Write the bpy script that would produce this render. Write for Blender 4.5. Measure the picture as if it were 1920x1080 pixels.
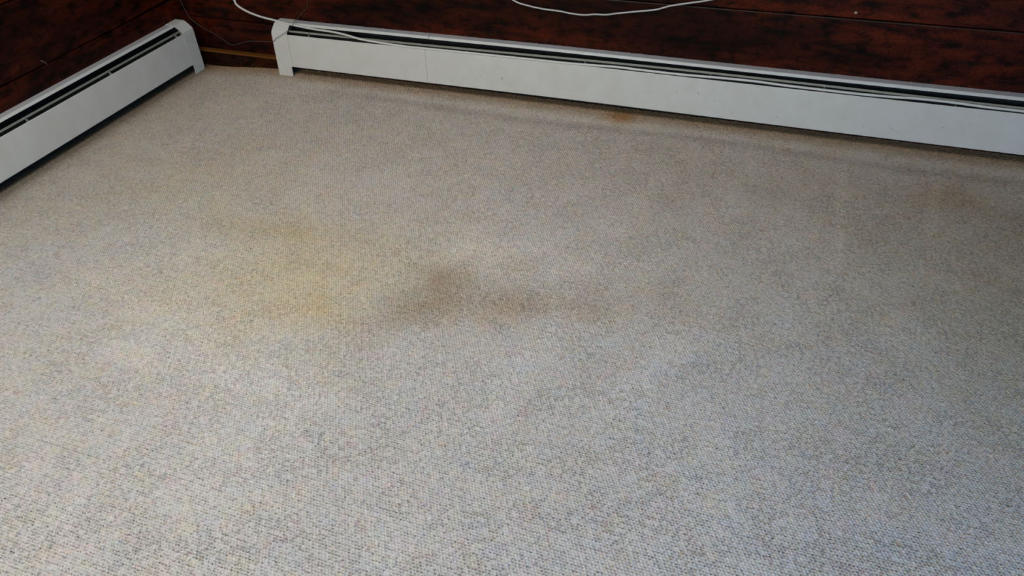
import bpy, bmesh, math, random
import numpy as np
from mathutils import Vector, Matrix

random.seed(7)
rng = np.random.default_rng(11)
scene = bpy.context.scene
for o in list(bpy.data.objects):
    bpy.data.objects.remove(o, do_unlink=True)
COL = scene.collection

# ------------------------------------------------------------------ camera
R = Vector((0.93504345, 0.35189721, -0.04315205))
U = Vector((-0.18323436, 0.5838668, 0.79090121))
F = Vector((-0.30351098, 0.73162006, -0.61042049))
cd = bpy.data.cameras.new('camera')
cd.sensor_fit = 'HORIZONTAL'
cd.sensor_width = 36.0
cd.lens = 1574.35 / 1920 * 36.0
cd.clip_start = 0.05
cam = bpy.data.objects.new('camera', cd)
COL.objects.link(cam)
m = Matrix((R, U, -F)).transposed().to_4x4()
m.translation = Vector((2.49891893, -2.69381224, 1.32922339))
cam.matrix_world = m
scene.camera = cam

# ------------------------------------------------------------------ light
scene.view_settings.view_transform = 'Standard'
scene.view_settings.look = 'None'
scene.view_settings.gamma = 1.0
scene.view_settings.use_curve_mapping = False
scene.view_settings.exposure = 0.0

world = bpy.data.worlds.new('room_ambient')
scene.world = world
world.use_nodes = True
BG = world.node_tree.nodes['Background'].inputs
BG['Color'].default_value = (1.0, 0.95, 0.9, 1)
BG['Strength'].default_value = 0.03


def area(name, loc, target, sx, sy, power, color):
    l = bpy.data.lights.new(name, 'AREA')
    l.shape = 'RECTANGLE'
    l.size = sx
    l.size_y = sy
    l.energy = power
    l.color = color
    o = bpy.data.objects.new(name, l)
    COL.objects.link(o)
    o.location = loc
    o.rotation_euler = (Vector(target) - Vector(loc)).to_track_quat('-Z', 'Y').to_euler()
    return o


#LIGHTS
LS = [('window_light_left', (0.10, -3.05, 1.30), (1.7, -2.6, 0.0), 1.2, 1.1, 4, (0.45, 0.75, 1.0)),
      ('warm_fill_rear_left', (1.2, -5.0, 1.6), (1.4, -1.0, 0.0), 1.6, 1.2, 42, (1.0, 0.86, 0.60)),  # unseen warm fill added behind the camera, no known window
      ('window_light_rear', (2.8, -5.2, 1.7), (2.0, -1.0, 0.0), 2.0, 1.3, 8, (0.45, 1.0, 0.8)),
      ('blue_fill_right', (3.7, -3.1, 1.0), (2.9, -1.9, 0.0), 0.6, 0.6, 18, (0.0, 0.36, 1.0)),  # added blue fill, placed to tint the near right of the carpet
      ('overhead_fill', (1.35, -1.9, 2.15), (1.35, -1.85, 0.0), 0.8, 0.8, 32, (0.93, 0.98, 1.0))]  # unseen overhead fill added to brighten the floor, not a known fitting
for a_ in LS:
    area(*a_)
#ENDLIGHTS


# ------------------------------------------------------------------ materials
def new_mat(name):
    mt = bpy.data.materials.new(name)
    mt.use_nodes = True
    nt = mt.node_tree
    b = nt.nodes['Principled BSDF']
    return mt, nt, b


def N(nt, t, **kw):
    n = nt.nodes.new(t)
    for k, v in kw.items():
        if k in n.inputs:
            n.inputs[k].default_value = v
        else:
            setattr(n, k, v)
    return n


def L(nt, a, ao, b, bi):
    nt.links.new(a.outputs[ao], b.inputs[bi])


def ramp(nt, stops):
    r = nt.nodes.new('ShaderNodeValToRGB')
    el = r.color_ramp.elements
    el[0].position, el[0].color = stops[0][0], (*stops[0][1], 1)
    el[1].position, el[1].color = stops[-1][0], (*stops[-1][1], 1)
    for p, c in stops[1:-1]:
        e = el.new(p)
        e.color = (*c, 1)
    return r


def mix(nt, fac, a, b, mode='MIX'):
    x = nt.nodes.new('ShaderNodeMix')
    x.data_type = 'RGBA'
    x.blend_type = mode
    for s, v in ((0, fac), (6, a), (7, b)):
        if isinstance(v, tuple) and hasattr(v[0], 'outputs'):
            nt.links.new(v[0].outputs[v[1]], x.inputs[s])
        elif isinstance(v, tuple):
            x.inputs[s].default_value = (*v, 1) if len(v) == 3 else v
        else:
            x.inputs[s].default_value = v
    return x


def mat_carpet():
    mt, nt, b = new_mat('loop_pile_carpet')
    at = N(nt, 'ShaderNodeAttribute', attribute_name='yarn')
    g = N(nt, 'ShaderNodeNewGeometry')
    n = N(nt, 'ShaderNodeTexNoise', Scale=900.0, Detail=2.0)
    L(nt, g, 'Position', n, 'Vector')
    rp = ramp(nt, [(0.3, (0.86, 0.86, 0.86)), (0.7, (1.1, 1.1, 1.1))])
    L(nt, n, 'Fac', rp, 'Fac')
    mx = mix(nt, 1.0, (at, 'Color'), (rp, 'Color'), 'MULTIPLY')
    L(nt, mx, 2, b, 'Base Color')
    b.inputs['Roughness'].default_value = 0.95
    b.inputs['Specular IOR Level'].default_value = 0.1
    return mt


def mat_wood(name, dark, mid, light, axis='X', rough=0.5):
    mt, nt, b = new_mat(name)
    g = N(nt, 'ShaderNodeNewGeometry')
    mp = N(nt, 'ShaderNodeMapping')
    mp.inputs['Scale'].default_value = (2.2, 2.2, 11)
    L(nt, g, 'Position', mp, 'Vector')
    n1 = N(nt, 'ShaderNodeTexNoise', Scale=2.2, Detail=8.0, Roughness=0.62, Distortion=0.6)
    L(nt, mp, 'Vector', n1, 'Vector')
    r1 = ramp(nt, [(0.36, dark), (0.5, mid), (0.68, light)])
    L(nt, n1, 'Fac', r1, 'Fac')
    # dark blotches and knots
    mp2 = N(nt, 'ShaderNodeMapping')
    mp2.inputs['Scale'].default_value = (11, 11, 20)
    L(nt, g, 'Position', mp2, 'Vector')
    n2 = N(nt, 'ShaderNodeTexNoise', Scale=1.6, Detail=5.0, Roughness=0.6)
    L(nt, mp2, 'Vector', n2, 'Vector')
    r2 = ramp(nt, [(0.36, (0.16, 0.18, 0.22)), (0.5, (1, 1, 1)), (0.72, (1.35, 1.3, 1.1))])
    L(nt, n2, 'Fac', r2, 'Fac')
    m1 = mix(nt, 0.95, (r1, 'Color'), (r2, 'Color'), 'MULTIPLY')
    n3 = N(nt, 'ShaderNodeTexNoise', Scale=120.0, Detail=3.0)
    L(nt, g, 'Position', n3, 'Vector')
    r3 = ramp(nt, [(0.3, (0.55, 0.55, 0.6)), (0.7, (1.5, 1.4, 1.3))])
    L(nt, n3, 'Fac', r3, 'Fac')
    m2 = mix(nt, 0.8, (m1, 2), (r3, 'Color'), 'MULTIPLY')
    n4 = N(nt, 'ShaderNodeTexNoise', Scale=1.1, Detail=2.0)
    mp4 = N(nt, 'ShaderNodeMapping')
    mp4.inputs['Scale'].default_value = (1.0, 1.0, 4.0)
    mp4.inputs['Location'].default_value = (0.35, 0.0, 0.0)
    L(nt, g, 'Position', mp4, 'Vector')
    L(nt, mp4, 'Vector', n4, 'Vector')
    r4 = ramp(nt, [(0.40, (0.34, 0.36, 0.42)), (0.62, (1.25, 1.2, 1.1))])
    L(nt, n4, 'Fac', r4, 'Fac')
    m3 = mix(nt, 1.0, (m2, 2), (r4, 'Color'), 'MULTIPLY')
    L(nt, m3, 2, b, 'Base Color')
    b.inputs['Roughness'].default_value = rough
    b.inputs['Specular IOR Level'].default_value = 0.13
    bp = N(nt, 'ShaderNodeBump', Strength=0.25, Distance=0.002)
    L(nt, n1, 'Fac', bp, 'Height')
    L(nt, bp, 'Normal', b, 'Normal')
    return mt


def mat_enamel(name, col, specks=True, rough=0.5):
    mt, nt, b = new_mat(name)
    g = N(nt, 'ShaderNodeNewGeometry')
    # faint grime clouds
    n = N(nt, 'ShaderNodeTexNoise', Scale=14.0, Detail=5.0, Roughness=0.6)
    L(nt, g, 'Position', n, 'Vector')
    r = ramp(nt, [(0.3, tuple(c * k for c, k in zip(col, (0.94, 0.92, 0.90)))), (0.6, col),
                  (0.8, tuple(c * k for c, k in zip(col, (1.0, 1.03, 1.04))))])
    L(nt, n, 'Fac', r, 'Fac')
    src = (r, 'Color')
    if specks:
        n2 = N(nt, 'ShaderNodeTexNoise', Scale=95.0, Detail=2.0)
        L(nt, g, 'Position', n2, 'Vector')
        r2 = ramp(nt, [(0.0, (0.25, 0.24, 0.24)), (0.225, (0.35, 0.33, 0.32)), (0.25, (1, 1, 1)), (1.0, (1, 1, 1))])
        L(nt, n2, 'Fac', r2, 'Fac')
        m1 = mix(nt, 0.8, src, (r2, 'Color'), 'MULTIPLY')
        src = (m1, 2)
    nt.links.new(src[0].outputs[src[1]], b.inputs['Base Color'])
    b.inputs['Roughness'].default_value = rough
    b.inputs['Specular IOR Level'].default_value = 0.35
    return mt


def mat_plain(name, col, rough=0.6, metal=0.0, vary=0.1, scale=60):
    mt, nt, b = new_mat(name)
    g = N(nt, 'ShaderNodeNewGeometry')
    n = N(nt, 'ShaderNodeTexNoise', Scale=float(scale), Detail=3.0)
    L(nt, g, 'Position', n, 'Vector')
    r = ramp(nt, [(0.3, tuple(c * (1 - vary) for c in col)), (0.7, tuple(c * (1 + vary) for c in col))])
    L(nt, n, 'Fac', r, 'Fac')
    L(nt, r, 'Color', b, 'Base Color')
    b.inputs['Roughness'].default_value = rough
    b.inputs['Metallic'].default_value = metal
    return mt


M_CARPET = mat_carpet()
M_WOOD = mat_wood('dark_red_stained_planks', (0.009, 0.0030, 0.0022), (0.054, 0.0078, 0.0024), (0.085, 0.0140, 0.0040))
M_WOOD_L = M_WOOD
M_SKIRT = mat_wood('stained_skirting', (0.010, 0.0035, 0.002), (0.030, 0.008, 0.003), (0.05, 0.015, 0.005), rough=0.45)

def worn_edge(mt):
    nt = mt.node_tree
    b = nt.nodes['Principled BSDF']
    src = b.inputs['Base Color'].links[0].from_socket
    g = N(nt, 'ShaderNodeNewGeometry')
    sp = N(nt, 'ShaderNodeSeparateXYZ')
    L(nt, g, 'Position', sp, 'Vector')
    mr = N(nt, 'ShaderNodeMapRange')
    mr.inputs['From Min'].default_value = 0.0370
    mr.inputs['From Max'].default_value = 0.0400
    L(nt, sp, 'Z', mr, 'Value')
    x = mix(nt, 1.0, (0, 0, 0), (0.17, 0.062, 0.013))
    nt.links.new(src, x.inputs[6])
    nt.links.new(mr.outputs['Result'], x.inputs[0])
    nt.links.new(x.outputs[2], b.inputs['Base Color'])


worn_edge(M_SKIRT)
M_EDGE = mat_plain('dusty_board_edge', (0.040, 0.028, 0.020), 0.7, 0, 0.5, 9)
M_GAP = mat_plain('dark_gap', (0.004, 0.003, 0.003), 0.9)
M_WHITE = mat_enamel('white_enamel', (0.755, 0.73, 0.675))
M_HOOD = mat_enamel('dusty_shaded_enamel_hood', (0.60, 0.575, 0.59), specks=False, rough=0.4)  # dust grey, darkened further so the top carries painted shade
M_DAMP = mat_plain('yellowed_enamel', (0.50, 0.47, 0.38), 0.5)
M_BRK = mat_plain('dull_galvanised_bracket', (0.20, 0.19, 0.18), 0.6)
M_BACK = mat_plain('shaded_dark_steel', (0.014, 0.017, 0.019), 0.8)  # near-black colour paints in the shade inside the slot
M_FIN = mat_plain('dull_aluminium_fins', (0.03, 0.034, 0.036), 0.7, 0.3)
M_COPPER = mat_plain('tarnished_copper', (0.05, 0.028, 0.018), 0.6, 0.5)
M_CABLE = mat_plain('white_pvc', (0.78, 0.75, 0.70), 0.4, 0, 0.05, 30)
M_CABLE2 = mat_plain('grey_white_pvc', (0.62, 0.60, 0.57), 0.45, 0, 0.05, 30)
M_WIRE = mat_plain('grey_green_wire', (0.10, 0.105, 0.10), 0.35, 0.2)
M_LINT = mat_plain('pale_lint', (0.42, 0.38, 0.33), 0.9)
M_PUTTY = mat_plain('pale_fleck', (0.5, 0.42, 0.34), 0.8)


# ------------------------------------------------------------------ helpers
def bow(x):
    return 0.0035 * math.exp(-((x - 1.6) / 0.62) ** 2)


def link(name, me, mat=None, parent=None, smooth=False):
    if mat is not None:
        me.materials.append(mat)
    o = bpy.data.objects.new(name, me)
    COL.objects.link(o)
    if parent is not None:
        o.parent = parent
    if smooth:
        for p in me.polygons:
            p.use_smooth = True
    return o


def from_bm(name, bm, mat, parent=None, smooth=False):
    bmesh.ops.recalc_face_normals(bm, faces=bm.faces)
    me = bpy.data.meshes.new(name)
    bm.to_mesh(me)
    bm.free()
    return link(name, me, mat, parent, smooth)


def thicken(prof, t):
    """offset an open (d, z) profile inwards by t and return a closed polygon"""
    n = len(prof)
    out = []
    for i in range(n):
        a = Vector(prof[max(i - 1, 0)])
        b = Vector(prof[min(i + 1, n - 1)])
        dirs = []
        if i > 0:
            dirs.append((Vector(prof[i]) - Vector(prof[i - 1])).normalized())
        if i < n - 1:
            dirs.append((Vector(prof[i + 1]) - Vector(prof[i])).normalized())
        nn = Vector((0, 0))
        for dd in dirs:
            nn += Vector((dd.y, -dd.x))
        nn.normalize()
        k = 1.0 / max(0.5, nn.dot(Vector((dirs[0].y, -dirs[0].x))))
        out.append(tuple(Vector(prof[i]) - nn * t * -k * -1))
    return list(prof) + out[::-1]


def sweep(bm, poly, s0, s1, place, seg=0.12):
    """extrude a closed (d, z) polygon along s; place(s, d, z) -> world"""
    k = max(1, int(abs(s1 - s0) / seg))
    rings = []
    for i in range(k + 1):
        s = s0 + (s1 - s0) * i / k
        rings.append([bm.verts.new(place(s, d, z)) for d, z in poly])
    n = len(poly)
    for i in range(k):
        for j in range(n):
            bm.faces.new((rings[i][j], rings[i][(j + 1) % n], rings[i + 1][(j + 1) % n], rings[i + 1][j]))
    bm.faces.new(rings[0][::-1])
    bm.faces.new(rings[-1])


def boxd(bm, s0, s1, d0, d1, z0, z1, place, seg=0.3):
    sweep(bm, [(d0, z0), (d1, z0), (d1, z1), (d0, z1)], s0, s1, place, seg)


def tube(name, pts, r, mat, parent=None, res=10, sub=6):
    """smooth tube mesh through the points (Catmull-Rom)"""
    P = [Vector(p) for p in pts]
    P = [P[0] * 2 - P[1]] + P + [P[-1] * 2 - P[-2]]
    C = []
    for i in range(1, len(P) - 2):
        for k in range(sub):
            t = k / sub
            a, b, c, d = P[i - 1], P[i], P[i + 1], P[i + 2]
            C.append(0.5 * ((2 * b) + (c - a) * t + (2 * a - 5 * b + 4 * c - d) * t * t + (3 * b - a - 3 * c + d) * t ** 3))
    C.append(P[-2])
    bm = bmesh.new()
    rings = []
    up = Vector((0.13, 0.31, 0.94)).normalized()
    for i, c in enumerate(C):
        tg = (C[min(i + 1, len(C) - 1)] - C[max(i - 1, 0)]).normalized()
        sx = tg.cross(up)
        if sx.length < 1e-3:
            sx = tg.cross(Vector((1, 0, 0)))
        sx.normalize()
        up = sx.cross(tg).normalized()
        rings.append([bm.verts.new(c + (sx * math.cos(q) + up * math.sin(q)) * r)
                      for q in [2 * math.pi * j / res for j in range(res)]])
    for i in range(len(rings) - 1):
        for j in range(res):
            bm.faces.new((rings[i][j], rings[i][(j + 1) % res], rings[i + 1][(j + 1) % res], rings[i + 1][j]))
    bm.faces.new(rings[0][::-1])
    bm.faces.new(rings[-1])
    return from_bm(name, bm, mat, parent, True)


def smoothstep(a, b, x):
    t = np.clip((x - a) / (b - a), 0, 1)
    return t * t * (3 - 2 * t)


def sag(x):
    return -0.0194 * (1 - smoothstep(0.10, 0.45, x))


# ------------------------------------------------------------------ floor: loop pile carpet
S = 0.0071                       # loop spacing
DY = S * math.sqrt(3) / 2
X0, X1, Y0, Y1 = 0.0, 4.05, -2.85, 0.0
ncol = int((X1 - X0) / S)
nrow = int((Y1 - Y0) / DY)


def vnoise(x, y, sc, seed):
    r = np.random.default_rng(seed)
    G = r.random((256, 256))
    u = x * sc + 37.3
    v = y * sc + 71.9
    i = np.floor(u).astype(int)
    j = np.floor(v).astype(int)
    fu = u - i
    fv = v - j
    fu = fu * fu * (3 - 2 * fu)
    fv = fv * fv * (3 - 2 * fv)
    g = lambda a, b: G[a % 256, b % 256]
    return (g(i, j) * (1 - fu) + g(i + 1, j) * fu) * (1 - fv) + (g(i, j + 1) * (1 - fu) + g(i + 1, j + 1) * fu) * fv


def fbm(x, y, sc, seed):
    return (vnoise(x, y, sc, seed) + 0.5 * vnoise(x, y, sc * 2.1, seed + 1) + 0.25 * vnoise(x, y, sc * 4.3, seed + 2)) / 1.75


def blob(x, y, cx, cy, rx, ry, ang=0.0, wob=0.0):
    a = math.radians(ang)
    dx = x - cx
    dy = y - cy
    u = (dx * math.cos(a) + dy * math.sin(a)) / rx
    v = (-dx * math.sin(a) + dy * math.cos(a)) / ry
    q = u * u + v * v
    if wob:
        q = q * (1 + wob * (fbm(x, y, 7, 50) - 0.5) * 2)
    return np.exp(-q)


def carpet_tone(x, y):
    """dye colour of the yarn with its soiling, stains and painted-in shade"""
    c = np.empty((len(x), 3))
    c[:] = (0.650, 0.588, 0.540)

    def stain_or_shade(w, col, k=1.0):
        w = np.clip(w * k, 0, 1)[:, None]
        c[:] = c * (1 - w) + c * np.array(col) * w
    # yellow stain and its tail
    stain_or_shade(blob(x, y, 1.28, -1.20, 0.42, 0.26, 20, 0.6), (1.05, 0.955, 0.73))
    stain_or_shade(blob(x, y, 1.02, -1.06, 0.26, 0.075, 10, 0.8), (0.92, 0.86, 0.72), 0.75)
    stain_or_shade(blob(x, y, 0.62, -0.92, 0.38, 0.22, 30, 0.8), (0.96, 0.90, 0.76), 0.7)
    stain_or_shade(blob(x, y, 1.38, -1.34, 0.09, 0.07, 0, 0.8), (0.98, 0.90, 0.74), 0.6)
    # brown spots
    stain_or_shade(blob(x, y, 1.625, -1.24, 0.085, 0.16, -22, 0.8), (0.72, 0.66, 0.60), 0.8)
    stain_or_shade(blob(x, y, 1.63, -1.11, 0.10, 0.05, -10, 0.6), (0.74, 0.68, 0.62), 0.6)
    stain_or_shade(blob(x, y, 1.85, -1.17, 0.12, 0.09, 20, 0.8), (0.80, 0.67, 0.56), 0.9)
    stain_or_shade(blob(x, y, 2.03, -1.13, 0.13, 0.06, 0, 0.8), (0.86, 0.77, 0.66), 0.8)
    stain_or_shade(blob(x, y, 2.25, -1.05, 0.25, 0.10, 0, 0.8), (0.95, 0.90, 0.82), 0.7)
    # paler rubbed patches behind the stains
    stain_or_shade(blob(x, y, 1.70, -0.96, 0.16, 0.07, 20, 0.6), (1.12, 1.12, 1.13))
    stain_or_shade(blob(x, y, 1.93, -1.00, 0.12, 0.04, 20, 0.6), (1.12, 1.11, 1.12))
    # heater soiling and orange spots, plus shade painted into the pile
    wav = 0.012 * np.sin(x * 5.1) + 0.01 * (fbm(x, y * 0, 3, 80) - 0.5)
    stain_or_shade(np.exp(-((y + 0.175 + wav) / 0.026) ** 2) * smoothstep(0.6, 1.0, x), (0.80, 0.79, 0.80), 0.9)
    stain_or_shade(np.clip(1 + (y + 0.04) / 0.09, 0, 1), (0.72, 0.54, 0.35), 0.9)
    stain_or_shade(np.exp(-np.clip(x - 0.085, 0, 9) / 0.045), (0.40, 0.36, 0.31), 0.9)  # soft shadow beside the left heater, painted into the carpet colour
    stain_or_shade(np.exp(-np.clip(x - 0.08, 0, 9) / 0.16), (0.80, 0.75, 0.68), 0.6)
    stain_or_shade(blob(x, y, 1.86, -0.075, 0.05, 0.05, 0, 0.4), (0.80, 0.52, 0.22), 0.9)
    stain_or_shade(blob(x, y, 2.9, -0.32, 0.10, 0.07, 0, 0.8), (0.95, 0.76, 0.60), 0.6)
    stain_or_shade(blob(x, y, 3.15, -0.80, 0.48, 0.60, 0, 0.6), (0.70, 0.68, 0.57), 0.9)  # warm soiling, darkened further to paint in light falling off rightwards
    stain_or_shade(blob(x, y, 2.8, -0.35, 0.8, 0.35, 0, 0.8), (0.82, 0.78, 0.72), 0.7)
    # rubbed streaks left by the vacuum cleaner
    for (xa, ya, xb, yb, w, k) in [(2.595, -0.18, 2.62, -0.75, 0.016, 0.8), (2.87, -0.17, 2.84, -0.55, 0.018, 0.8),
                                   (2.33, -0.20, 2.30, -0.60, 0.03, 0.4), (2.10, -0.3, 2.02, -0.9, 0.03, 0.4),
                                   (0.66, -1.40, 1.18, -1.50, 0.035, 0.5), (0.9, -1.62, 1.6, -1.60, 0.05, 0.4),
                                   (2.35, -1.0, 2.2, -1.45, 0.05, 0.5), (2.0, -1.0, 1.95, -1.6, 0.04, 0.4)]:
        ax, ay = xb - xa, yb - ya
        ln = math.hypot(ax, ay)
        t = ((x - xa) * ax + (y - ya) * ay) / ln / ln
        dd = np.abs((x - xa) * -ay + (y - ya) * ax) / ln
        stain_or_shade(np.exp(-(dd / w) ** 2) * smoothstep(-0.1, 0.15, t) * (1 - smoothstep(0.85, 1.1, t)), (1.14, 1.15, 1.16), k)
    w_ = (0.8 * smoothstep(-1.25, -0.45, y))[:, None]
    c *= 1 - w_ + w_ * np.array((1.03, 0.955, 0.875))
    # broad wear
    n = fbm(x, y, 3.2, 5)
    c *= (0.95 + 0.10 * n)[:, None]
    n = fbm(x, y, 13, 25)
    c *= (0.97 + 0.06 * n)[:, None]
    # flecked yarn: small clouds of hue
    for seed, col in ((101, (1.035, 0.99, 0.94)), (111, (0.96, 0.995, 1.04)), (121, (1.03, 0.98, 1.015)), (131, (0.995, 1.01, 0.95))):
        w = smoothstep(0.56, 0.74, fbm(x, y, 38, seed))[:, None]
        c[:] = c * (1 - w) + c * np.array(col) * w
    return c


def build_floor():
    jj, ii = np.meshgrid(np.arange(nrow), np.arange(ncol), indexing='ij')
    ii = ii.ravel()
    jj = jj.ravel()
    cx = X0 + (ii + 0.5 + 0.5 * (jj % 2)) * S
    cy = Y1 - (jj + 0.5) * DY
    n = len(cx)
    # shared corner lattice keys: corner positions at angle 30+60k, radius S/sqrt3
    rr = S / math.sqrt(3)
    ang = np.radians(np.arange(6) * 60 + 30)
    ox = cx[:, None] + rr * np.cos(ang)[None]
    oy = cy[:, None] + rr * np.sin(ang)[None]
    kx = np.round(ox / (S / 2)).astype(np.int64)
    ky = np.round((Y1 - oy) / (DY / 3) + 0.0).astype(np.int64)
    key = kx * 100000 + ky
    uq, first, inv = np.unique(key.ravel(), return_index=True, return_inverse=True)
    inv = inv.ravel()
    ux = ox.ravel()[first]
    uy = oy.ravel()[first]
    m = len(ux)
    up = (np.arange(6 * n) % 2 == 0)[first]            # the two kinds of corner
    # shared edge midpoints
    j2 = inv.reshape(n, 6)
    ea = np.minimum(j2, np.roll(j2, -1, 1))
    eb = np.maximum(j2, np.roll(j2, -1, 1))
    ek = ea.astype(np.int64) * m + eb
    _, ef, einv = np.unique(ek.ravel(), return_index=True, return_inverse=True)
    einv = einv.ravel()
    me_ = len(ef)
    deep = rng.random(m)
    deep = np.where(up, 0.42 + 0.53 * smoothstep(0.15, 0.95, deep), 0.60 * smoothstep(0.45, 1.0, deep))
    crush = smoothstep(0.35, 0.65, fbm(ux, uy, 16, 300))
    hole = deep ** 1.3 * (0.72 + 0.36 * crush)
    dz = -0.0012 - 0.0085 * hole
    uxx = ux + rng.normal(0, 0.0005, m)
    uyy = uy + rng.normal(0, 0.0005, m)
    A_ = ea.ravel()[ef]
    B_ = eb.ravel()[ef]
    mxx = (uxx[A_] + uxx[B_]) / 2
    myy = (uyy[A_] + uyy[B_]) / 2
    mzz = -0.0011 - 0.0011 * rng.random(me_)
    h = 0.0004 * rng.normal(0, 1, n)
    px = cx + rng.normal(0, 0.0004, n)
    py = cy + rng.normal(0, 0.0004, n)
    hl = hole[inv].reshape(n, 6)
    sc = 0.80 - 0.30 * np.clip(hl, 0, 1) + 0.04 * rng.normal(0, 1, (n, 1))
    ix = px[:, None] * (1 - sc) + uxx[inv].reshape(n, 6) * sc
    iy = py[:, None] * (1 - sc) + uyy[inv].reshape(n, 6) * sc
    iz = h[:, None] - 0.0006 - 0.0030 * hl + rng.normal(0, 0.00012, (n, 6))
    V = np.zeros((m + n + 6 * n + me_, 3), np.float32)
    V[:m, 0], V[:m, 1], V[:m, 2] = uxx, uyy, dz
    V[m:m + n, 0], V[m:m + n, 1], V[m:m + n, 2] = px, py, h
    V[m + n:m + 7 * n, 0], V[m + n:m + 7 * n, 1], V[m + n:m + 7 * n, 2] = ix.ravel(), iy.ravel(), iz.ravel()
    V[m + 7 * n:, 0], V[m + 7 * n:, 1], V[m + 7 * n:, 2] = mxx, myy, mzz
    V[:, 2] += sag(V[:, 0])
    V[:, 1] = np.minimum(V[:, 1], -0.001)
    # yarn colours, with shade painted into the holes between loops
    T = carpet_tone(cx, cy)
    f = rng.random(n)
    hue = rng.random(n)
    T *= (1 + 0.05 * rng.normal(0, 1, n))[:, None]
    for lo, hi, col in ((0.0, .012, (0.94, 0.84, 0.76)), (.02, .03, (0.82, 0.86, 0.93)), (.04, .046, (0.96, 0.92, 0.80)),
                        (.055, .065, (0.78, 0.86, 0.80)), (.065, .08, (0.86, 0.76, 0.80))):
        s = (f >= lo) & (f < hi)
        T[s] *= np.array(col) * (0.9 + 0.3 * hue[s])[:, None]
    CC = np.ones((len(V), 4), np.float32)
    # the backing seen between loops takes the colour of one loop beside it
    owner = np.zeros(m, int)
    owner[inv] = np.repeat(np.arange(n), 6)
    deepc = (1 - 0.45 * smoothstep(0.25, 1.0, deep))[:, None]  # deep corners darkened, gap shade put into the colour
    # dark tints painted into deep holes as gap shade: rust, navy, olive, plum, charcoal
    hole_shade = np.array([(0.44, 0.24, 0.12), (0.16, 0.22, 0.36), (0.34, 0.28, 0.12), (0.22, 0.15, 0.20), (0.13, 0.13, 0.14), (0.16, 0.24, 0.22)])
    pick = hole_shade[rng.integers(0, 6, m)]
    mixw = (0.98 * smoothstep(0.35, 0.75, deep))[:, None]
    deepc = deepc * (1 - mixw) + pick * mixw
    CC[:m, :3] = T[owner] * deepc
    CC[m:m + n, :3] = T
    CC[m + n:m + 7 * n, :3] = np.repeat(T, 6, axis=0) * (1 - 0.50 * smoothstep(0.30, 1.0, hl)).reshape(-1, 1)  # loop rims darkened towards the holes as painted shade
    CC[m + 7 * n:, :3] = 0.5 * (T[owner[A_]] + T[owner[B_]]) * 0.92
    # faces
    cid = m + np.arange(n)
    rid = m + n + np.arange(6 * n).reshape(n, 6)
    oid = inv.reshape(n, 6)
    tri = np.stack([np.repeat(cid[:, None], 6, 1), rid, np.roll(rid, -1, 1)], -1).reshape(-1, 3)
    mid = m + 7 * n + einv.reshape(n, 6)
    nr, no = np.roll(rid, -1, 1), np.roll(oid, -1, 1)
    tri = np.vstack([tri] + [np.stack(t, -1).reshape(-1, 3) for t in ((rid, oid, mid), (rid, mid, nr), (nr, mid, no))])
    quad = np.zeros((0, 4), int)
    # the rest of the floor: flat strips out of sight
    xe, ye = X0 + ncol * S - 0.004, Y1 - nrow * DY + 0.003
    z_ = -0.0016
    xs_ = [X0 - 0.03, 0.10, 0.16, 0.22, 0.28, 0.34, 0.40, 0.45, xe, 7.0]
    far = []
    for x_ in xs_:
        far += [(x_, ye, z_ + float(sag(x_))), (x_, -7.0, z_ + float(sag(x_)))]
    far += [(xe, 0.03, z_), (7.0, 0.03, z_)]
    far = np.array(far, np.float32)
    fb = len(V)
    V = np.vstack([V, far])
    CC = np.vstack([CC, np.tile(np.array([[.55, .50, .45, 1]], np.float32), (len(far), 1))])
    fq = [[fb + 2 * k, fb + 2 * k + 1, fb + 2 * k + 3, fb + 2 * k + 2] for k in range(len(xs_) - 1)]
    e_ = 2 * (len(xs_) - 2)
    fq.append([fb + e_, fb + e_ + 2, fb + 2 * len(xs_) + 1, fb + 2 * len(xs_)])
    fq = np.array(fq)
    quad = np.vstack([quad, fq])
    me = bpy.data.meshes.new('floor')
    nt_, nq = len(tri), len(quad)
    me.vertices.add(len(V))
    me.vertices.foreach_set('co', V.ravel())
    me.loops.add(nt_ * 3 + nq * 4)
    me.loops.foreach_set('vertex_index', np.concatenate([tri.ravel(), quad.ravel()]).astype(np.int32))
    me.polygons.add(nt_ + nq)
    me.polygons.foreach_set('loop_start', np.concatenate([np.arange(nt_) * 3, nt_ * 3 + np.arange(nq) * 4]).astype(np.int32))
    me.update(calc_edges=True)
    me.polygons.foreach_set('use_smooth', np.ones(nt_ + nq, bool))
    at = me.attributes.new('yarn', 'FLOAT_COLOR', 'POINT')  # yarn colour together with the painted hole shade
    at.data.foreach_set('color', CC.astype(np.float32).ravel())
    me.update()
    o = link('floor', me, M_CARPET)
    o['kind'] = 'structure'
    o['label'] = 'beige looped berber carpet with flecked yarn and brown and yellow stains'
    print('carpet loops', n, 'verts', len(V))


build_floor()


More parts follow.
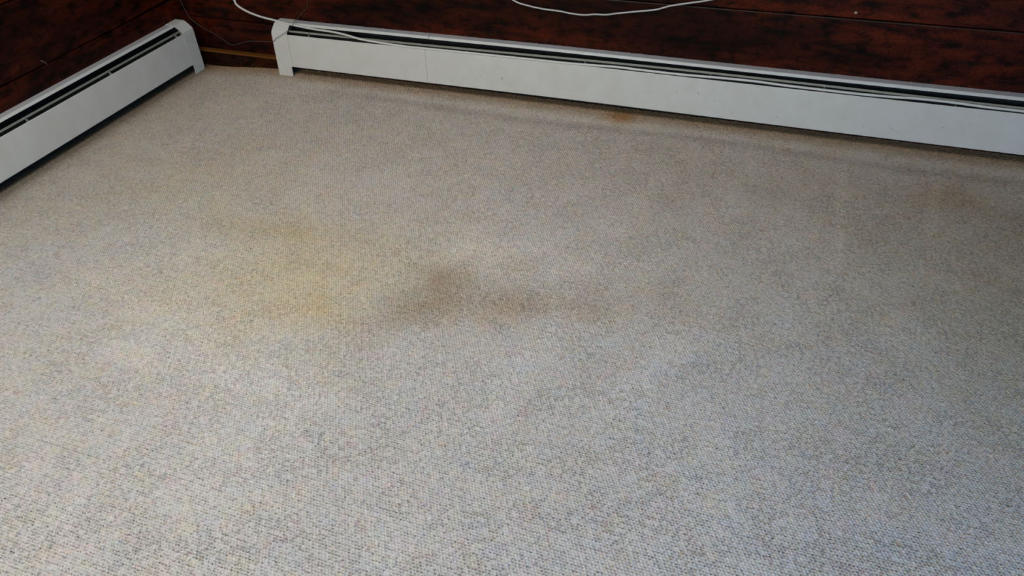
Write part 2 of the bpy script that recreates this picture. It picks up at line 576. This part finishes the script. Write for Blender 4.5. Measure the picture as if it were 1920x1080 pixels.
# ------------------------------------------------------------------ plank walls
def plank_wall(name, place, s0, s1, gaps, top, gapw=0.004, taper=None):
    """horizontal boards as one wall: each board bevelled, dark joint between"""
    bm = bmesh.new()
    zs = [-0.06] + gaps + [top]
    b = 0.0022
    for i in range(len(zs) - 1):
        z0 = zs[i] + gapw / 2
        z1 = zs[i + 1] - gapw / 2
        k = 12
        rings = []
        ss = [s0 + (s1 - s0) * q / k for q in range(k + 1)]
        if taper:
            ss += [taper[0], (taper[0] + taper[1]) / 2]
            ss = sorted(set(ss))
        for s in ss:
            lo = z0
            if taper and i == taper[3]:
                t = min(max((s - taper[0]) / (taper[1] - taper[0]), 0), 1)
                lo = z0 + taper[2] * t
            poly = [(-0.022, lo), (-b * 1.0, lo), (0, lo + b), (0, z1 - b), (-b, z1), (-0.022, z1)]
            rings.append([bm.verts.new(place(s, d, z)) for d, z in poly])
        n = 6
        for r in range(len(rings) - 1):
            for j in range(n):
                bm.faces.new((rings[r][j], rings[r][(j + 1) % n], rings[r + 1][(j + 1) % n], rings[r + 1][j]))
        bm.faces.new(rings[0][::-1])
        bm.faces.new(rings[-1])
    o = from_bm(name, bm, M_WOOD)
    o['kind'] = 'structure'
    o.data.materials.append(M_EDGE)
    for p in o.data.polygons:
        if 0.5 < p.normal.z < 0.9 and p.center.x > 1.7:
            p.material_index = 1
    bm = bmesh.new()
    boxd(bm, s0, s1, -0.06, -0.0225, -0.06, top, place)
    from_bm('backing', bm, M_GAP, o)
    return o


PB = lambda s, d, z: (s, -d, z)                                    # back wall: s = x
LX, LA, LZ = 0.0109, 0.0043, -0.0194
PL = lambda s, d, z: (d + LX + LA * s, s, z)                       # left wall: s = y
wb = plank_wall('wall_back', PB, -0.05, 6.0, [0.172, 0.379, 0.586, 0.793, 1.0, 1.207, 1.414, 1.621, 1.828, 2.035, 2.242], 2.45)
wb['label'] = 'dark red-brown horizontal plank wall behind the long heater'
wl = plank_wall('wall_left', PL, -6.0, 0.0, [0.255, 0.482, 0.709, 0.936, 1.163, 1.39, 1.617, 1.844, 2.071, 2.298], 2.45,
                gapw=0.005, taper=(-0.36, -0.03, 0.010, 1))
wl['label'] = 'dark brown horizontal plank wall behind the short heater'

# skirting board along the back wall, its upper edge rounded over
bm = bmesh.new()
sk = [(0, -0.03), (0.0265, -0.03), (0.0265, 0.036), (0.0255, 0.040), (0.022, 0.043), (0.012, 0.0435), (0, 0.0435)]
sweep(bm, sk, LX, 0.470, lambda s, d, z: (s, -d, z), 0.2)
bb = from_bm('baseboard_back', bm, M_SKIRT)
bb['kind'] = 'structure'
bb['label'] = 'low brown skirting board with a worn orange-brown top edge'

# ------------------------------------------------------------------ baseboard heaters
def thing(name, label, cat, loc=(0, 0, 0)):
    o = bpy.data.objects.new(name, None)
    COL.objects.link(o)
    o.location = loc
    o['label'] = label
    o['category'] = cat
    return o


TH = 0.0012


def heater(root, place, a, b, capw, low_cap, high_cap, seams, lz, brackets, footz=0.0, droop=lambda s: 0.0):
    """a..b run of the heater along s"""
    pl = lambda s, d, z: place(s, d, z + lz)
    # back plate and heating element
    bm = bmesh.new()
    boxd(bm, a + 0.004, b - 0.004, 0.0005, 0.0020, footz - lz + 0.001, 0.1975, pl)
    from_bm('back_plate', bm, M_BACK, root)
    bm = bmesh.new()
    s = a + 0.10
    while s < b - 0.10:
        boxd(bm, s, s + 0.0006, 0.008, 0.056, 0.055, 0.115, pl, 1)
        s += 0.011
    fe = from_bm('fin_element', bm, M_FIN, root)
    bm = bmesh.new()
    circ = [(0.032 + 0.011 * math.cos(t), 0.085 + 0.011 * math.sin(t)) for t in [2 * math.pi * k / 14 for k in range(14)]]
    sweep(bm, circ, a + 0.01, b - 0.01, pl, 0.3)
    from_bm('copper_pipe', bm, M_COPPER, fe)
    # hood sections
    edges = [a + capw] + seams + [b - capw]
    for i in range(len(edges) - 1):
        g = 0.0009
        s0, s1 = edges[i] + (g if i else -0.012), edges[i + 1] - (g if i < len(edges) - 2 else -0.012)
        bm = bmesh.new()
        hp = [(0.0, 0.1995), (0.0295, 0.1997), (0.0315, 0.1985), (0.0362, 0.1915)]
        ip = [(0.0, 0.1981), (0.0288, 0.1983), (0.0303, 0.1975), (0.0348, 0.1908)]
        sweep(bm, hp + ip[::-1], s0, s1, pl)
        ho = from_bm('hood', bm, M_HOOD, root)
        ho.data.materials.append(M_WHITE)
        for p in ho.data.polygons:
            if p.normal.z < 0.88:
                p.material_index = 1
        bm = bmesh.new()
        fp = [(0.0698, 0.1640), (0.0702, 0.1660), (0.0718, 0.1677), (0.0735, 0.1678), (0.0744, 0.1664), (0.0785, 0.0412), (0.0780, 0.0404),
              (0.0700, 0.0400), (0.0700, 0.0412), (0.0772, 0.0418), (0.0732, 0.1656), (0.0714, 0.1656)]
        s0p = edges[i] + (g if i else 0.0005) - (0 if i else 0.0)
        s1p = edges[i + 1] - (g * 0 if i < len(edges) - 2 else 0.0005)
        sweep(bm, fp, s0p, s1p, pl)
        from_bm('front_panel', bm, M_WHITE, root)
    # damper blade in the slot
    bm = bmesh.new()
    dp = [(0.0505, 0.1700), (0.0515, 0.1765), (0.0525, 0.1778), (0.0536, 0.1772), (0.0527, 0.1758), (0.0517, 0.1700)]
    sweep(bm, dp, a + capw - 0.01, b - capw + 0.01, lambda s_, d_, z_: pl(s_, d_, z_ + droop(s_)))
    from_bm('damper', bm, M_DAMP, root)
    # support brackets
    for s in brackets:
        bm = bmesh.new()
        w = 0.0013
        sweep(bm, [(0.0508, 0.160), (0.0715, 0.157), (0.0715, 0.1620), (0.0590, 0.1680), (0.0535, 0.177), (0.0508, 0.177)], s - w, s + w, pl)
        from_bm('bracket', bm, M_BRK, root)
    for cap, s0, s1, side in ((low_cap, a, a + capw, 1), (high_cap, b - capw, b, -1)):
        if not cap:
            continue
        e = 0.0012
        bm = bmesh.new()
        # top piece over the hood, front piece over the panel, both 1 mm proud, solid outer strip joining them
        prof = [(0.0, 0.2 + e), (0.030, 0.2 + e), (0.0432, 0.1985 + e * 0.5), (0.056, 0.190), (0.067, 0.1805), (0.0744, 0.1722), (0.0757, 0.1600), (0.0795, 0.0405)]
        innr = [(0.0, 0.1999), (0.0295, 0.1999), (0.0424, 0.1972), (0.0550, 0.1887), (0.0658, 0.1793), (0.0733, 0.1715), (0.0747, 0.160), (0.0786, 0.0405)]
        sweep(bm, prof + innr[::-1], s0, s1, pl)
        fz = footz - lz
        f0, f1 = (s0, s1 - 0.006) if side > 0 else (s0 + 0.006, s1)
        # foot continues the front face down to the carpet
        q0, q1 = (0.0795, 0.0405), (0.0799, fz)
        sweep(bm, [q0, q1, (0.0783, fz), (0.0781, 0.0405)], f0, f1, pl)
        plate = [(0.0, 0.02), (0.030, fz), (0.0783, fz), (0.0781, 0.0405), (0.0738, 0.160), (0.0730, 0.1715), (0.0658, 0.1793), (0.0550, 0.1887), (0.0424, 0.1972), (0.0295, 0.1999), (0.0, 0.1999)]
        if side > 0:
            sweep(bm, plate, s0, s0 + TH, pl)
        else:
            sweep(bm, plate, s1 - TH, s1, pl)
        from_bm('end_cap', bm, M_WHITE, root)


PBW = lambda s, d, z: (s, -d, z + (bow(s) if z > 0.035 else 0))
h1 = thing('baseboard_heater', 'long white metal baseboard heater under the back wall, a white cable in its slot', 'heater')
heater(h1, PBW, 0.4663, 4.40, 0.070, True, True, [1.121, 3.35], 0.0, [0.6225, 0.9925, 1.281, 1.72, 2.145, 2.50, 2.8786, 3.3, 3.7, 4.1], footz=0.0005, droop=lambda s: 0.0095 * math.exp(-((s - 2.1) / 0.75) ** 2) - bow(s) * 0.6)
h2 = thing('baseboard_heater', 'white metal baseboard heater along the left wall, bare of cables', 'heater')
heater(h2, PL, -3.1, -0.0688, 0.064, True, True, [-1.62], LZ, [-2.7, -2.3, -1.62, -1.25, -0.909, -0.52, -0.150], footz=-0.0190)

# fleck, chips and scratches on the long panel stay with it
def mark(bm, s, z, l, w, ang):
    c, sn = math.cos(math.radians(ang)), math.sin(math.radians(ang))
    vs = []
    for u, v in ((-l / 2, 0), (-l * .2, -w / 2), (l * .25, -w / 2), (l / 2, 0), (l * .2, w / 2), (-l * .3, w / 2)):
        ss = s + u * c - v * sn
        zz = z + u * sn + v * c
        d = 0.0744 + (0.1664 - zz) / (0.1664 - 0.0412) * 0.0041 + 0.00025
        vs.append(bm.verts.new(PBW(ss, d, zz)))
    bm.faces.new(vs)
M_CHIP = mat_plain('bare_scratch', (0.13, 0.14, 0.15), 0.7)
for s, z, l, w, a in [(1.42, 0.090, .013, .003, 70), (1.335, 0.092, .007, .002, 65), (2.115, 0.118, .010, .0022, -60),
                      (2.045, 0.113, .006, .002, 90), (2.17, 0.098, .005, .003, 0), (1.02, 0.098, .008, .0018, -50), (0.65, 0.060, .006, .002, -45),
                      (2.72, 0.075, .032, .0010, -38), (2.86, 0.098, .009, .0016, 60), (2.23, 0.062, .018, .0009, 60), (1.22, 0.060, .006, .0014, 70),
                      (2.5, 0.14, .004, .002, 0), (2.74, 0.066, .005, .0016, 70), (2.95, 0.15, .006, .0014, 20), (1.75, 0.07, .004, .0014, 0)]:
    bm = bmesh.new()
    mark(bm, s, z, l * 0.85, w * 0.8, a)
    mk = from_bm('scratch' if l > 0.012 else 'paint_chip', bm, M_CHIP, h1)
    mk['label'] = 'small grey mark in the white enamel'

# ------------------------------------------------------------------ cables
cable = [(0.262, -0.03, 0.42), (0.272, -0.03, 0.33), (0.2913, -0.03, 0.268), (0.3003, -0.03, 0.2479), (0.3381, -0.03, 0.228), (0.3939, -0.03, 0.2125), (0.4514, -0.032, 0.205), (0.4928, -0.038, 0.203), (0.5366, -0.0468, 0.2005), (0.6043, -0.047, 0.1936), (0.6602, -0.049, 0.1908), (0.7279, -0.054, 0.1905), (0.7882, -0.062, 0.188), (0.8594, -0.0705, 0.1806), (0.9491, -0.0725, 0.1758), (1.0414, -0.0735, 0.1727), (1.1488, -0.0735, 0.1732), (1.2918, -0.0735, 0.1738), (1.3742, -0.0735, 0.1742), (1.455, -0.0735, 0.1744), (1.5542, -0.0735, 0.1746), (1.6516, -0.0735, 0.1746), (1.7656, -0.0735, 0.1774), (1.84, -0.0735, 0.1798), (1.9133, -0.0735, 0.1784), (2.0565, -0.0735, 0.1775), (2.1779, -0.0735, 0.1801), (2.2879, -0.0735, 0.1809), (2.3794, -0.0735, 0.1779), (2.4688, -0.0735, 0.1768), (2.6018, -0.0735, 0.1758), (2.7033, -0.0705, 0.1763), (2.7693, -0.0685, 0.1783), (2.8659, -0.0665, 0.1772), (2.9618, -0.0705, 0.1757), (3.0604, -0.0735, 0.1761), (3.25, -0.0735, 0.1715), (3.6, -0.073, 0.1713), (4.0, -0.0735, 0.1713), (4.25, -0.074, 0.174), (4.34, -0.055, 0.2), (4.44, -0.03, 0.212), (4.8, -0.03, 0.23)]
o = tube('cable', cable, 0.0039, M_CABLE, res=12)
o['label'] = 'thick white cable drooping over the heater end and lying along its slot'
o['category'] = 'cable'
upper = [(1.20, -0.008, 0.70), (1.27, -0.009, 0.52), (1.36, -0.01, 0.41), (1.4477, -0.01, 0.3528), (1.5017, -0.01, 0.3379), (1.5593, -0.01, 0.3308),
         (1.6165, -0.01, 0.3283), (1.6542, -0.01, 0.3238), (1.7011, -0.01, 0.3227), (1.7381, -0.01, 0.3280), (1.7785, -0.01, 0.3302),
         (1.8237, -0.01, 0.3394), (1.8913, -0.01, 0.3513), (1.9437, -0.01, 0.3609), (1.9896, -0.01, 0.3768), (2.0451, -0.01, 0.3899),
         (2.1111, -0.01, 0.4053), (2.22, -0.009, 0.44), (2.36, -0.008, 0.52), (2.45, -0.008, 0.70)]
o = tube('cable', upper, 0.0027, M_CABLE2, res=10)
o['label'] = 'thin white cable hanging in a shallow loop on the dark wall above the heater'
o['category'] = 'cable'
wire = [(0.622, -0.005, 0.40), (0.616, -0.005, 0.33), (0.6129, -0.006, 0.2854), (0.6045, -0.006, 0.2584), (0.5805, -0.006, 0.2359), (0.5596, -0.010, 0.2169),
        (0.5580, -0.024, 0.2108), (0.5557, -0.036, 0.2095), (0.5557, -0.055, 0.2010), (0.5509, -0.073, 0.1905), (0.5443, -0.078, 0.1845),
        (0.5092, -0.0805, 0.1645), (0.4846, -0.081, 0.1500), (0.4706, -0.080, 0.1388), (0.4236, -0.062, 0.1264), (0.3311, -0.04, 0.111),
        (0.2818, -0.032, 0.0970), (0.2405, -0.030, 0.0835), (0.2119, -0.030, 0.0840), (0.1769, -0.022, 0.0984), (0.1345, -0.015, 0.116),
        (0.0876, -0.015, 0.1339), (0.048, -0.02, 0.165), (0.034, -0.02, 0.1866), (0.022, -0.02, 0.223), (0.018, -0.018, 0.26), (0.017, -0.016, 0.40)]
o = tube('wire', wire, 0.0009, M_WIRE, res=8)
o['label'] = 'very thin dark wire sagging from the room corner across the heater end cap'
o['category'] = 'wire'

# ------------------------------------------------------------------ small debris
def lint_strip():
    bm = bmesh.new()
    r = random.Random(3)
    for k in range(150):
        s = 0.75 + 2.3 * r.random() ** 1.1
        if r.random() < 0.5:
            s = r.gauss(1.75, 0.25)
        z = 0.2 + bow(s)
        q = 0.0005 + 0.0010 * r.random() ** 2
        l = q * (0.8 + 1.6 * r.random())
        dd = 0.001 + 0.004 * r.random()
        vs = [bm.verts.new((s + a * l + r.uniform(-1, 1) * q * .4, -dd - b * q, z + c * q * 1.1)) for a in (-1, 1) for b in (0, 1) for c in (0, 1)]
        bmesh.ops.convex_hull(bm, input=vs)
    o = from_bm('lint', bm, M_LINT)
    o['label'] = 'pale dust and paint crumbs along the joint of wall and heater hood'
    o['category'] = 'lint'
    o['kind'] = 'stuff'
lint_strip()

o = tube('thread', [(0.0145, -0.735, 0.276), (0.018, -0.728, 0.270), (0.0155, -0.722, 0.264), (0.013, -0.718, 0.2585), (0.0125, -0.714, 0.2555)], 0.0007, M_LINT, res=6)
o['label'] = 'short pale thread caught in the plank joint of the left wall'
o['category'] = 'thread'

bm = bmesh.new()
r_ = random.Random(5)
vs = [bm.verts.new((2.548 + 0.005 * r_.uniform(-1, 1), -0.0008 * r_.uniform(-1, 3), 0.3985 + 0.0035 * r_.uniform(-1, 1))) for _ in range(10)]
bmesh.ops.convex_hull(bm, input=vs)
o = from_bm('paint_fleck', bm, M_PUTTY, wb)
o['label'] = 'pale fleck on the dark board'
